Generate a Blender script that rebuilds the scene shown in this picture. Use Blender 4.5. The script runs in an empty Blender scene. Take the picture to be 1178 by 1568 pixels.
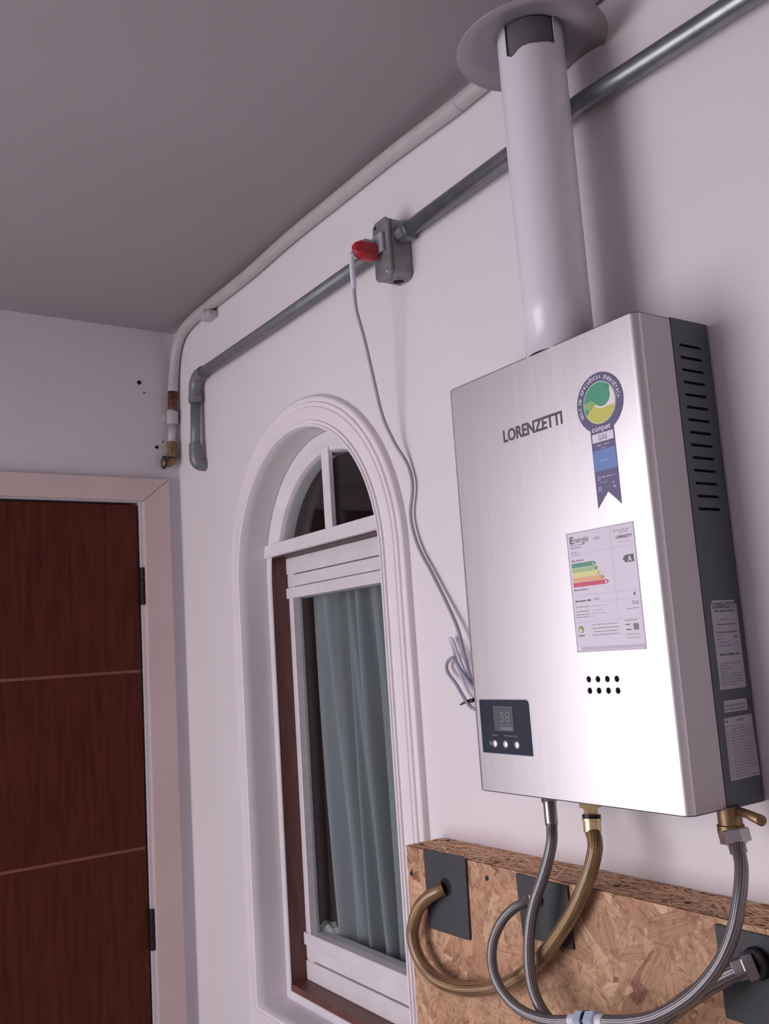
import bpy, bmesh, math, random
from mathutils import Vector, Matrix
C = bpy.context.scene.collection
PI = math.pi

# ------------------------------------------------------------------ camera
cam_d = bpy.data.cameras.new('camera'); cam = bpy.data.objects.new('camera', cam_d); C.objects.link(cam)
cam.matrix_world = Matrix(((0.5563741, 0.1594405, 0.8154916, 0.96765),
                           (0.8282428, -0.0275197, -0.5596932, -0.90505),
                           (-0.0667957, 0.9868239, -0.1473667, 1.53470),
                           (0, 0, 0, 1)))
cam_d.sensor_fit = 'HORIZONTAL'; cam_d.sensor_width = 36.0; cam_d.lens = 1424.15 / 1178 * 36.0
cam_d.clip_start = 0.02
bpy.context.scene.camera = cam

# ------------------------------------------------------------------ world, lights, exposure
world = bpy.data.worlds.new('overcast_sky'); bpy.context.scene.world = world; world.use_nodes = True
bg = world.node_tree.nodes['Background']; bg.inputs[0].default_value = (0.96, 0.88, 0.98, 1); bg.inputs[1].default_value = 1.33
vs = bpy.context.scene.view_settings
vs.view_transform = 'Standard'; vs.look = 'None'; vs.gamma = 1; vs.use_curve_mapping = False; vs.exposure = 0.0

def area(name, loc, target, sx, sy, power, col):
    d = bpy.data.lights.new(name, 'AREA'); d.shape = 'RECTANGLE'; d.size = sx; d.size_y = sy; d.energy = power; d.color = col
    o = bpy.data.objects.new(name, d); C.objects.link(o); o.location = loc
    o.rotation_euler = (Vector(target) - Vector(loc)).to_track_quat('-Z', 'Y').to_euler()
    return o
area('sky_opening_light', (-0.45, -2.05, 1.25), (0.35, 0, 1.2), 1.1, 1.5, 22.5, (1.0, 0.93, 0.98))

# ------------------------------------------------------------------ materials
MATS = {}
def new_mat(name):
    m = bpy.data.materials.new(name); m.use_nodes = True; nt = m.node_tree
    return m, nt, nt.nodes['Principled BSDF']
def N(nt, t, **kw):
    n = nt.nodes.new(t)
    for k, v in kw.items(): setattr(n, k, v)
    return n
def mat(name, col, rough=0.5, metal=0.0, noise=0.0, nscale=20.0, bump=0.0, bscale=60.0, stretch=(1, 1, 1), coat=0.0, spec=0.5, col2=None):
    if name in MATS: return MATS[name]
    m, nt, b = new_mat(name)
    b.inputs['Base Color'].default_value = (*col, 1); b.inputs['Roughness'].default_value = rough
    b.inputs['Metallic'].default_value = metal; b.inputs['Coat Weight'].default_value = coat
    b.inputs['Specular IOR Level'].default_value = spec
    if noise or bump:
        tc = N(nt, 'ShaderNodeTexCoord'); mp = N(nt, 'ShaderNodeMapping'); mp.inputs['Scale'].default_value = stretch
        nt.links.new(tc.outputs['Object'], mp.inputs['Vector'])
    if noise:
        nz = N(nt, 'ShaderNodeTexNoise'); nz.inputs['Scale'].default_value = nscale; nz.inputs['Detail'].default_value = 6
        nt.links.new(mp.outputs[0], nz.inputs['Vector'])
        cr = N(nt, 'ShaderNodeValToRGB')
        c2 = col2 if col2 else tuple(c * (1 - noise) for c in col)
        cr.color_ramp.elements[0].position = .3; cr.color_ramp.elements[0].color = (*c2, 1)
        cr.color_ramp.elements[1].position = .65; cr.color_ramp.elements[1].color = (*col, 1)
        nt.links.new(nz.outputs['Fac'], cr.inputs[0]); nt.links.new(cr.outputs[0], b.inputs['Base Color'])
    if bump:
        nb = N(nt, 'ShaderNodeTexNoise'); nb.inputs['Scale'].default_value = bscale; nb.inputs['Detail'].default_value = 4
        nt.links.new(mp.outputs[0], nb.inputs['Vector'])
        bp = N(nt, 'ShaderNodeBump'); bp.inputs['Strength'].default_value = bump; bp.inputs['Distance'].default_value = 0.002
        nt.links.new(nb.outputs['Fac'], bp.inputs['Height']); nt.links.new(bp.outputs[0], b.inputs['Normal'])
    MATS[name] = m
    return m
def ink(col):                       # flat print colour of a label
    return mat('print_%03d_%03d_%03d' % tuple(int(c * 255) for c in col), col, rough=0.45)

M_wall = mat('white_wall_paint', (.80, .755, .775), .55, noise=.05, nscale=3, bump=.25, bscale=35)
M_wall2 = mat('shaded_wall_paint_left', (.64, .60, .645), .6, noise=.06, nscale=3, bump=.25, bscale=35)  # same wall white, darkened in the colour for the dimmer left side
M_ceil = mat('shaded_ceiling_paint', (.345, .31, .33), .8, noise=.07, nscale=2.2, bump=.2, bscale=30)  # white ceiling in shade; its dimness is put into this grey
M_floor = mat('floor_tile', (.28, .25, .25), .45, noise=.2, nscale=8)
M_trim = mat('window_surround_paint', (.84, .79, .82), .4, noise=.05, nscale=9, bump=.15, bscale=60)
M_wwood = mat('white_window_paint', (.80, .76, .79), .35, noise=.08, nscale=25)
M_brown = mat('dark_red_jamb_paint', (.15, .055, .045), .45, noise=.35, nscale=30, stretch=(4, 4, .6))
M_casing = mat('door_casing_paint', (.62, .50, .49), .5, noise=.06, nscale=10)
M_door = mat('door_mahogany', (.100, .019, .009), .5, spec=.2, noise=.45, nscale=14, stretch=(3, 6, .45), bump=.2, bscale=40)
M_groove = mat('door_inlay', (.22, .070, .045), .4, noise=.2, nscale=30)
M_black = mat('black_metal', (.02, .018, .02), .4, metal=.6)
M_hole = mat('dark_void', (.008, .008, .009), .9)  # near-black stands in for the shade inside holes, slots and gaps
M_conduit = mat('galvanised_conduit', (.27, .30, .31), .33, metal=.75, noise=.25, nscale=40, stretch=(1, 1, 1))
M_pvc = mat('grey_conduit', (.205, .225, .235), .42, metal=.25, noise=.15, nscale=30)
M_box = mat('cast_aluminium_box', (.30, .30, .31), .5, metal=.45, noise=.3, nscale=60, bump=.5, bscale=220)
M_wpipe = mat('white_painted_pipe', (.52, .485, .50), .38, noise=.12, nscale=25, bump=.3, bscale=50)
M_flue = mat('white_enamel_flue', (.74, .71, .78), .27, noise=.02, nscale=4, coat=.25)
M_flue_in = mat('flue_inside_grey', (.12, .12, .135), .7)
M_cap = mat('flue_cap_sheet', (.34, .315, .335), .38)  # shade under the cap is put into this darker base colour
M_darkplastic = mat('slate_grey_case', (.085, .098, .122), .5)
M_side = mat('painted_side_steel', (.58, .54, .56), .42)
M_chrome = mat('chrome', (.66, .72, .82), .24, metal=.8)
M_steelnut = mat('steel_nut', (.50, .49, .50), .28, metal=1)
M_brass = mat('brass', (.30, .195, .11), .42, metal=.75, noise=.4, nscale=90)
M_brassl = mat('light_brass', (.80, .62, .34), .3, metal=.7)
M_copper = mat('copper_rust', (.25, .09, .05), .5, metal=.5, noise=.6, nscale=80, col2=(.05, .02, .02))
M_card = mat('slate_cover_plate', (.043, .045, .053), .62, noise=.12, nscale=30, bump=.2, bscale=120)
M_red = mat('red_plug_plastic', (.50, .022, .038), .35, noise=.25, nscale=60)
M_cord = mat('white_cord', (.62, .62, .72), .35)
M_cord2 = mat('grey_cord', (.33, .33, .42), .4)
M_plugw = mat('translucent_plug_body', (.45, .46, .52), .3)
M_curtain = mat('blue_grey_curtain', (.30, .315, .34), .8, noise=.08, nscale=6, stretch=(8, 8, .3))
M_curtain2 = mat('shaded_curtain', (.065, .075, .10), .85, noise=.1, nscale=6)  # shaded fold of the curtain, with the shade painted as dark blue
M_room = mat('inner_room_paint', (.17, .12, .11), .8)
M_bag = mat('pale_bag', (.60, .66, .60), .5, noise=.15, nscale=30)
M_panel = mat('navy_control_panel', (.022, .027, .048), .4, spec=.25)
M_lcd = mat('lcd_glass', (.085, .095, .11), .25)
M_lcdseg = mat('lcd_segments', (.17, .18, .20), .4)
M_btn = mat('silver_button', (.82, .80, .82), .22, metal=.7)

def brushed():
    m, nt, b = new_mat('brushed_stainless_steel')
    b.inputs['Metallic'].default_value = .92; b.inputs['Base Color'].default_value = (.76, .735, .75, 1)
    tc = N(nt, 'ShaderNodeTexCoord'); mp = N(nt, 'ShaderNodeMapping'); mp.inputs['Scale'].default_value = (260, 260, 2.5)
    nz = N(nt, 'ShaderNodeTexNoise'); nz.inputs['Scale'].default_value = 1; nz.inputs['Detail'].default_value = 3
    nt.links.new(tc.outputs['Object'], mp.inputs[0]); nt.links.new(mp.outputs[0], nz.inputs['Vector'])
    mr = N(nt, 'ShaderNodeMapRange'); mr.inputs['To Min'].default_value = .34; mr.inputs['To Max'].default_value = .42
    nt.links.new(nz.outputs['Fac'], mr.inputs[0]); nt.links.new(mr.outputs[0], b.inputs['Roughness'])
    bp = N(nt, 'ShaderNodeBump'); bp.inputs['Strength'].default_value = .06; bp.inputs['Distance'].default_value = .0005
    nt.links.new(nz.outputs['Fac'], bp.inputs['Height']); nt.links.new(bp.outputs[0], b.inputs['Normal'])
    return m
M_steel = brushed()

def braid(name, c_hi, c_lo, metal, rough, freq_u, freq_v, coat=0.0, streak=0.0):
    m, nt, b = new_mat(name)
    uv = N(nt, 'ShaderNodeUVMap'); sp = N(nt, 'ShaderNodeSeparateXYZ'); nt.links.new(uv.outputs[0], sp.inputs[0])
    def mth(op, a, bb=None, v=None):
        n = N(nt, 'ShaderNodeMath', operation=op)
        nt.links.new(a, n.inputs[0])
        if bb is not None: nt.links.new(bb, n.inputs[1])
        if v is not None: n.inputs[1].default_value = v
        return n.outputs[0]
    u = mth('MULTIPLY', sp.outputs[0], v=2 * PI * freq_u); v = mth('MULTIPLY', sp.outputs[1], v=freq_v)
    s1 = mth('SINE', mth('ADD', u, v)); s2 = mth('SINE', mth('SUBTRACT', u, v))
    mx = mth('MULTIPLY_ADD', mth('MULTIPLY', s1, s2), v=.5)
    mx.node.inputs[2].default_value = .5
    cr = N(nt, 'ShaderNodeValToRGB'); cr.color_ramp.elements[0].color = (*c_lo, 1); cr.color_ramp.elements[1].color = (*c_hi, 1)
    cr.color_ramp.elements[0].position = .15; cr.color_ramp.elements[1].position = .7
    nt.links.new(mx, cr.inputs[0])
    out = cr.outputs[0]
    if streak:
        cb = N(nt, 'ShaderNodeCombineXYZ')
        nt.links.new(mth('MULTIPLY', sp.outputs[0], v=9.0), cb.inputs[0]); nt.links.new(mth('MULTIPLY', sp.outputs[1], v=14.0), cb.inputs[1])
        nz = N(nt, 'ShaderNodeTexNoise'); nz.inputs['Scale'].default_value = 1.0; nt.links.new(cb.outputs[0], nz.inputs['Vector'])
        mxn = N(nt, 'ShaderNodeMix', data_type='RGBA', blend_type='MULTIPLY'); mxn.inputs['Factor'].default_value = streak
        rr = N(nt, 'ShaderNodeValToRGB'); rr.color_ramp.elements[0].position = .38; rr.color_ramp.elements[1].position = .55
        rr.color_ramp.elements[0].color = (.25, .22, .2, 1)
        nt.links.new(nz.outputs['Fac'], rr.inputs[0])
        nt.links.new(out, mxn.inputs['A']); nt.links.new(rr.outputs[0], mxn.inputs['B']); out = mxn.outputs['Result']
    nt.links.new(out, b.inputs['Base Color'])
    b.inputs['Metallic'].default_value = metal; b.inputs['Roughness'].default_value = rough; b.inputs['Coat Weight'].default_value = coat
    b.inputs['Coat Roughness'].default_value = .15
    bp = N(nt, 'ShaderNodeBump'); bp.inputs['Strength'].default_value = .5; bp.inputs['Distance'].default_value = .0008
    nt.links.new(mx, bp.inputs['Height']); nt.links.new(bp.outputs[0], b.inputs['Normal'])
    return m
M_braid = braid('steel_braid', (.40, .385, .40), (.07, .065, .07), .8, .34, 8, 2400)
M_braidy = braid('amber_braid', (.42, .27, .13), (.15, .085, .04), .35, .35, 9, 2000, coat=.6, streak=.6)

def glass():
    m = bpy.data.materials.new('window_glass'); m.use_nodes = True; nt = m.node_tree; nt.nodes.clear()
    o = N(nt, 'ShaderNodeOutputMaterial'); mx = N(nt, 'ShaderNodeMixShader'); t = N(nt, 'ShaderNodeBsdfTransparent')
    g = N(nt, 'ShaderNodeBsdfGlossy'); fr = N(nt, 'ShaderNodeMath', operation='MULTIPLY_ADD'); lw = N(nt, 'ShaderNodeLayerWeight'); pw = N(nt, 'ShaderNodeMath', operation='POWER'); pw.inputs[1].default_value = 4.5; nt.links.new(lw.outputs['Facing'], pw.inputs[0]); nt.links.new(pw.outputs[0], fr.inputs[0]); fr.inputs[1].default_value = .6; fr.inputs[2].default_value = .03
    g.inputs['Roughness'].default_value = .02; t.inputs[0].default_value = (.93, .96, .96, 1)
    nt.links.new(fr.outputs[0], mx.inputs[0]); nt.links.new(t.outputs[0], mx.inputs[1]); nt.links.new(g.outputs[0], mx.inputs[2])
    nt.links.new(mx.outputs[0], o.inputs[0])
    return m
M_glass = glass()

def osb(name, flake):
    m, nt, b = new_mat(name)
    b.inputs['Roughness'].default_value = .62
    at = N(nt, 'ShaderNodeAttribute'); at.attribute_name = 'Col'
    uv = N(nt, 'ShaderNodeUVMap'); mp = N(nt, 'ShaderNodeMapping'); mp.inputs['Scale'].default_value = (18, 420, 1)
    nt.links.new(uv.outputs[0], mp.inputs[0])
    nz = N(nt, 'ShaderNodeTexNoise'); nz.inputs['Scale'].default_value = 1; nz.inputs['Detail'].default_value = 4
    nt.links.new(mp.outputs[0], nz.inputs['Vector'])
    cr = N(nt, 'ShaderNodeValToRGB'); cr.color_ramp.elements[0].position = .3; cr.color_ramp.elements[0].color = (.62, .56, .5, 1)
    cr.color_ramp.elements[1].position = .62
    nt.links.new(nz.outputs['Fac'], cr.inputs[0])
    mx = N(nt, 'ShaderNodeMix', data_type='RGBA', blend_type='MULTIPLY'); mx.inputs['Factor'].default_value = .8
    nt.links.new(at.outputs['Color'], mx.inputs['A']); nt.links.new(cr.outputs[0], mx.inputs['B'])
    tc = N(nt, 'ShaderNodeTexCoord'); n2 = N(nt, 'ShaderNodeTexNoise'); n2.inputs['Scale'].default_value = 75; n2.inputs['Detail'].default_value = 7; n2.inputs['Distortion'].default_value = 1.2
    nt.links.new(tc.outputs['Object'], n2.inputs['Vector'])
    c2 = N(nt, 'ShaderNodeValToRGB'); c2.color_ramp.elements[0].position = .33; c2.color_ramp.elements[0].color = (.62, .52, .46, 1); c2.color_ramp.elements[1].position = .52
    nt.links.new(n2.outputs['Fac'], c2.inputs[0])
    m2 = N(nt, 'ShaderNodeMix', data_type='RGBA', blend_type='MULTIPLY'); m2.inputs['Factor'].default_value = .85
    nt.links.new(mx.outputs['Result'], m2.inputs['A']); nt.links.new(c2.outputs[0], m2.inputs['B'])
    nt.links.new(m2.outputs['Result'], b.inputs['Base Color'])
    bp = N(nt, 'ShaderNodeBump'); bp.inputs['Strength'].default_value = .35; bp.inputs['Distance'].default_value = .0006
    nt.links.new(nz.outputs['Fac'], bp.inputs['Height']); nt.links.new(bp.outputs[0], b.inputs['Normal'])
    return m
M_flake = osb('osb_strand', True)
M_core = mat('osb_core', (.33, .19, .11), .7, noise=.5, nscale=60, stretch=(1, 1, 3), bump=.4, bscale=100)

# ------------------------------------------------------------------ mesh helpers
def obj(name, bm, m, parent=None, smooth=False, bevel=0.0, label=None, angle=35):
    me = bpy.data.meshes.new(name); bm.normal_update(); bm.to_mesh(me); bm.free()
    for x in (m if isinstance(m, (list, tuple)) else [m]): me.materials.append(x)
    o = bpy.data.objects.new(name, me); C.objects.link(o)
    if parent: o.parent = parent
    if smooth:
        me.shade_smooth()
        me.set_sharp_from_angle(angle=math.radians(angle))
    if bevel:
        md = o.modifiers.new('bevel', 'BEVEL'); md.width = bevel; md.segments = 2; md.limit_method = 'ANGLE'; md.harden_normals = False
    if label: o['label'] = label
    return o
def tag(o, label=None, cat=None, group=None, kind=None):
    if label: o['label'] = label
    if cat: o['category'] = cat
    if group: o['group'] = group
    if kind: o['kind'] = kind
    return o
def thing(name, label, cat, loc=(0, 0, 0), group=None):
    o = bpy.data.objects.new(name, None); C.objects.link(o); o.empty_display_size = .05
    o.location = loc
    return tag(o, label, cat, group)
def attach(o, parent):             # parent keeping world-space mesh coordinates
    o.parent = parent; o.matrix_parent_inverse = Matrix.Translation(-parent.location)
    return o
def part(name, bm, m, parent, **kw):
    o = obj(name, bm, m, None, **kw)
    root = parent
    if parent.parent is None:
        o.parent = parent; o.matrix_parent_inverse = Matrix.Translation(-Vector(parent.location))
    else:
        o.parent = parent
    return o
def B(): return bmesh.new()
def box(bm, a, b, mi=0):
    v = [bm.verts.new((x, y, z)) for x in (a[0], b[0]) for y in (a[1], b[1]) for z in (a[2], b[2])]
    for f in ((0, 1, 3, 2), (4, 6, 7, 5), (0, 4, 5, 1), (2, 3, 7, 6), (0, 2, 6, 4), (1, 5, 7, 3)):
        fc = bm.faces.new([v[i] for i in f]); fc.material_index = mi
    return bm
def frame_for(d):
    d = Vector(d).normalized()
    up = Vector((0, 0, 1)) if abs(d.z) < .95 else Vector((1, 0, 0))
    a = d.cross(up).normalized(); return d, a, a.cross(d).normalized()
def lathe(bm, origin, axis, prof, seg=24, phase=0.0):
    """prof: (distance along axis, radius)."""
    d, a, b = frame_for(axis); o = Vector(origin); rings = []
    for (t, r) in prof:
        rings.append([bm.verts.new(o + d * t + (a * math.cos(2 * PI * i / seg + phase) + b * math.sin(2 * PI * i / seg + phase)) * max(r, 1e-5)) for i in range(seg)])
    for k in range(len(rings) - 1):
        for i in range(seg):
            bm.faces.new((rings[k][i], rings[k][(i + 1) % seg], rings[k + 1][(i + 1) % seg], rings[k + 1][i]))
    bm.faces.new(rings[0]); bm.faces.new(list(reversed(rings[-1])))
    bmesh.ops.recalc_face_normals(bm, faces=bm.faces)
    return bm
def catmull(pts, n=10):
    P = [Vector(p) for p in pts]; P = [P[0] * 2 - P[1]] + P + [P[-1] * 2 - P[-2]]; out = []
    for i in range(1, len(P) - 2):
        for k in range(n):
            t = k / n
            out.append(.5 * ((2 * P[i]) + (-P[i - 1] + P[i + 1]) * t + (2 * P[i - 1] - 5 * P[i] + 4 * P[i + 1] - P[i + 2]) * t * t + (-P[i - 1] + 3 * P[i] - 3 * P[i + 1] + P[i + 2]) * t ** 3))
    out.append(P[-2]); return out
def tube(bm, pts, r, seg=16, uv=True, caps=True):
    P = [Vector(p) for p in pts]; rs = r if isinstance(r, (list, tuple)) else [r] * len(P)
    lay = bm.loops.layers.uv.verify() if uv else None
    T = [(P[min(i + 1, len(P) - 1)] - P[max(i - 1, 0)]).normalized() for i in range(len(P))]
    d, a, b = frame_for(T[0]); rings = []; L = [0]
    for i in range(len(P)):
        if i: L.append(L[-1] + (P[i] - P[i - 1]).length)
        a = (a - T[i] * a.dot(T[i])).normalized(); b = T[i].cross(a)
        rings.append([bm.verts.new(P[i] + (a * math.cos(2 * PI * k / seg) + b * math.sin(2 * PI * k / seg)) * rs[i]) for k in range(seg)])
    for i in range(len(P) - 1):
        for k in range(seg):
            f = bm.faces.new((rings[i][k], rings[i][(k + 1) % seg], rings[i + 1][(k + 1) % seg], rings[i + 1][k])); f.smooth = True
            if uv:
                for lp, (uu, vv) in zip(f.loops, ((k / seg, L[i]), ((k + 1) / seg, L[i]), ((k + 1) / seg, L[i + 1]), (k / seg, L[i + 1]))): lp[lay].uv = (uu, vv)
    if caps:
        bm.faces.new(list(reversed(rings[0]))); bm.faces.new(rings[-1])
    bmesh.ops.recalc_face_normals(bm, faces=bm.faces)
    return bm
def arc_pts(c, r, a0, a1, n, A, Bv):
    c, A, Bv = Vector(c), Vector(A), Vector(Bv)
    return [c + A * (r * math.cos(a0 + (a1 - a0) * i / n)) + Bv * (r * math.sin(a0 + (a1 - a0) * i / n)) for i in range(n + 1)]
def sweep(bm, path, prof, closed=True):
    """path: [(x, z, nx, nz)] in the wall plane with outward offset vector; prof: [(offset, y)] closed section."""
    rings = [[bm.verts.new((x + nx * s, y, z + nz * s)) for (s, y) in prof] for (x, z, nx, nz) in path]
    n, m = len(rings), len(prof)
    for i in range(n if closed else n - 1):
        for k in range(m - 1):
            bm.faces.new((rings[i][k], rings[i][k + 1], rings[(i + 1) % n][k + 1], rings[(i + 1) % n][k]))
    return bm
def plate(bm, us, vs, holes, to3, thick_vec, circ=None, seg=20):
    """grid plate: us, vs sorted cut lines, holes = set of (i,j) cells left open; circ = {(i,j): radius} round holes."""
    g = {}
    def V(u, v, k=0):
        key = (round(u, 6), round(v, 6), k)
        if key not in g: g[key] = bm.verts.new(Vector(to3(u, v)) + Vector(thick_vec) * k)
        return g[key]
    circ = circ or {}
    for i in range(len(us) - 1):
        for j in range(len(vs) - 1):
            u0, u1, v0, v1 = us[i], us[i + 1], vs[j], vs[j + 1]
            if (i, j) in circ:
                r = circ[(i, j)]; cu, cv = (u0 + u1) / 2, (v0 + v1) / 2; q = seg // 4; hu, hv = (u1 - u0) / 2, (v1 - v0) / 2
                cs = [(cu + r * math.cos(2 * PI * t / seg + PI / 4), cv + r * math.sin(2 * PI * t / seg + PI / 4)) for t in range(seg)]
                corners = [(u1, v1), (u0, v1), (u0, v0), (u1, v0)]
                for qd in range(4):
                    ids = [cs[(qd * q + t) % seg] for t in range(q + 1)]
                    bm.faces.new([V(*corners[qd])] + [V(*corners[(qd + 1) % 4])] + [V(*p) for p in reversed(ids)])
                for t in range(seg):
                    p, p2 = cs[t], cs[(t + 1) % seg]
                    bm.faces.new((V(*p), V(*p2), V(*p2, 1), V(*p, 1)))
            elif (i, j) in holes:
                for p, p2 in (((u0, v0), (u1, v0)), ((u1, v0), (u1, v1)), ((u1, v1), (u0, v1)), ((u0, v1), (u0, v0))):
                    bm.faces.new((V(*p), V(*p2), V(*p2, 1), V(*p, 1)))
            else:
                bm.faces.new((V(u0, v0), V(u1, v0), V(u1, v1), V(u0, v1)))
    return bm

# text meshes ---------------------------------------------------------------
_tc = {}
def text_geo(s, bold=0.0):
    key = (s, bold)
    if key not in _tc:
        cu = bpy.data.curves.new('lettering', 'FONT'); cu.body = s; cu.size = 1; cu.offset = bold; cu.resolution_u = 3
        o = bpy.data.objects.new('lettering', cu); C.objects.link(o)
        dg = bpy.context.evaluated_depsgraph_get(); me = bpy.data.meshes.new_from_object(o.evaluated_get(dg))
        vs_ = [tuple(v.co[:2]) for v in me.vertices]; fs = [tuple(p.vertices) for p in me.polygons]
        bpy.data.objects.remove(o); bpy.data.curves.remove(cu); bpy.data.meshes.remove(me)
        _tc[key] = (vs_, fs)
    return _tc[key]

class Print:
    """a flat printed sticker: sheet plus ink shapes in thin layers, all one mesh."""
    def __init__(s, origin, U, V, Nn):
        s.bm = B(); s.o, s.U, s.V, s.Nn = Vector(origin), Vector(U), Vector(V), Vector(Nn); s.mats = []
    def mi(s, m):
        if m not in s.mats: s.mats.append(m)
        return s.mats.index(m)
    def P(s, u, v, k): return s.o + s.U * u + s.V * v + s.Nn * (k * .00012)
    def poly(s, pts, m, k=1):
        f = s.bm.faces.new([s.bm.verts.new(s.P(u, v, k)) for u, v in pts]); f.material_index = s.mi(m)
    def rect(s, u0, v0, u1, v1, m, k=1): s.poly([(u0, v0), (u1, v0), (u1, v1), (u0, v1)], m, k)
    def disc(s, u, v, r, m, k=1, n=40, ry=None): s.poly([(u + r * math.cos(2 * PI * i / n), v + (ry or r) * math.sin(2 * PI * i / n)) for i in range(n)], m, k)
    def outline(s, u0, v0, u1, v1, w, m, k=2):
        s.rect(u0, v0, u1, v0 + w, m, k); s.rect(u0, v1 - w, u1, v1, m, k); s.rect(u0, v0, u0 + w, v1, m, k); s.rect(u1 - w, v0, u1, v1, m, k)
    def text(s, t, u, v, h, m, k=3, width=None, align='l', bold=.0, rot=0.0):
        vs_, fs = text_geo(t, bold)
        x0 = min(p[0] for p in vs_); x1 = max(p[0] for p in vs_)
        sy = h / .70; sx = sy if width is None else width / (x1 - x0)
        w = (x1 - x0) * sx; off = {'l': 0, 'c': -w / 2, 'r': -w}[align]
        c, sn = math.cos(rot), math.sin(rot); i0 = s.mi(m); vv = []
        for (x, y) in vs_:
            a, b = (x - x0) * sx + off, y * sy
            vv.append(s.bm.verts.new(s.P(u + a * c - b * sn, v + a * sn + b * c, k)))
        for f in fs:
            try: s.bm.faces.new([vv[i] for i in f]).material_index = i0
            except ValueError: pass
    def words(s, u0, u1, v, h, m, rnd, k=3, dens=.82):   # a row of very small illegible print
        u = u0
        while u < u1 - h * .5:
            w = min(h * rnd.uniform(1.2, 4.2), u1 - u)
            s.rect(u, v, u + w * dens, v + h * rnd.uniform(.45, .62), m, k); u += w
    def done(s, name, parent, label=None): return part(name, s.bm, s.mats, parent, label=label)

# ================================================================== THE SETTING
XL, ZC = -1.2765, 2.40
WX, WR, WS, WB = -0.627, 0.280, 1.703, 0.8285      # window centre x, half width, springing height, sill height
NA = 40
def opening(r_off=0.0):
    """closed path round the arched opening with mitred outward offsets."""
    p = [(WX + WR, WB, 1, -1)]
    for i in range(NA + 1):
        a = PI * i / NA
        p.append((WX + WR * math.cos(a), WS + WR * math.sin(a), math.cos(a), math.sin(a)))
    p.append((WX - WR, WB, -1, -1))
    return p
def wall_back():
    bm = B(); XR = 2.4; x0, x1 = WX - WR, WX + WR
    def q(*c): bm.faces.new([bm.verts.new((x, 0, z)) for x, z in c])
    q((XL, 0), (x0, 0), (x0, ZC), (XL, ZC)); q((x1, 0), (XR, 0), (XR, ZC), (x1, ZC)); q((x0, 0), (x1, 0), (x1, WB), (x0, WB))
    for i in range(NA):
        a, b = PI * i / NA, PI * (i + 1) / NA
        xa, za, xb, zb = WX + WR * math.cos(a), WS + WR * math.sin(a), WX + WR * math.cos(b), WS + WR * math.sin(b)
        q((xa, za), (xb, zb), (xb, ZC), (xa, ZC))
    sweep(bm, opening(), [(0, 0), (0, .114)])
    # outer face of the wall thickness, inside the house
    bmesh.ops.remove_doubles(bm, verts=bm.verts, dist=1e-5); bmesh.ops.recalc_face_normals(bm, faces=bm.faces)
    return tag(obj('wall_back', bm, M_wall), kind='structure')
wb = wall_back()

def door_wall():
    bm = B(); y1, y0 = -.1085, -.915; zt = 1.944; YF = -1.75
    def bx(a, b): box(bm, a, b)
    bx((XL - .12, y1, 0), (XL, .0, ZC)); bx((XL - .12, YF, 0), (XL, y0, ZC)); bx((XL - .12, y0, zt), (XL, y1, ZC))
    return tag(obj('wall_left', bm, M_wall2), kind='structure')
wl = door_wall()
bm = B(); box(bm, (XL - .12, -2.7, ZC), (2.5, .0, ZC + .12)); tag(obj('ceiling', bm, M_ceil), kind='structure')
bm = B(); box(bm, (XL - .12, -9, -.1), (6, 0.0, 0)); tag(obj('floor', bm, M_floor), kind='structure')
bm = B(); box(bm, (2.4, -2.35, 0), (2.52, 0.0, ZC)); tag(obj('wall_right_added', bm, M_wall), kind='structure')  # unseen wall, added to keep the heater's right side from turning bright
bm = B(); box(bm, (.45, -2.45, 0), (2.52, -2.35, ZC)); tag(obj('wall_front_added', bm, M_wall), kind='structure')  # unseen wall, added so daylight enters only from the left front
# room behind the window
bm = B()
box(bm, (-1.27, 1.6, .0), (.5, 1.65, 2.4)); box(bm, (-1.32, .115, 0), (-1.27, 1.6, 2.4)); box(bm, (.45, .115, 0), (.5, 1.6, 2.4)); box(bm, (-1.27, .115, 2.36), (.45, 1.6, 2.4)); box(bm, (-1.27, .115, 0), (.45, 1.6, .05))
tag(obj('wall_inner', bm, M_room), kind='structure')

# window surround: stepped plaster moulding (deep, continuous round the opening)
tr = B()
sweep(tr, opening(), [(0, 0), (0, -.0195), (.0015, -.021), (.005, -.021), (.0062, -.0175), (.008, -.0175), (.0092, -.0200), (.0125, -.0200), (.0137, -.0165), (.038, -.0165), (.040, -.0140), (.044, -.0150), (.048, -.0150), (.050, -.0115), (.053, -.0115), (.056, -.0125), (.059, -.0115), (.0615, -.0090), (.0625, .002)])
tag(obj('trim_1', tr, M_trim, smooth=True, angle=50), kind='structure')

# window frame
win = bpy.data.objects.new('window_1', None); C.objects.link(win); win.location = (WX, .07, WB); tag(win, kind='structure')
YI, YS = .050, .0935
def wpart(name, bm, m, **kw): return part(name, bm, m, win, **kw)
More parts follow.
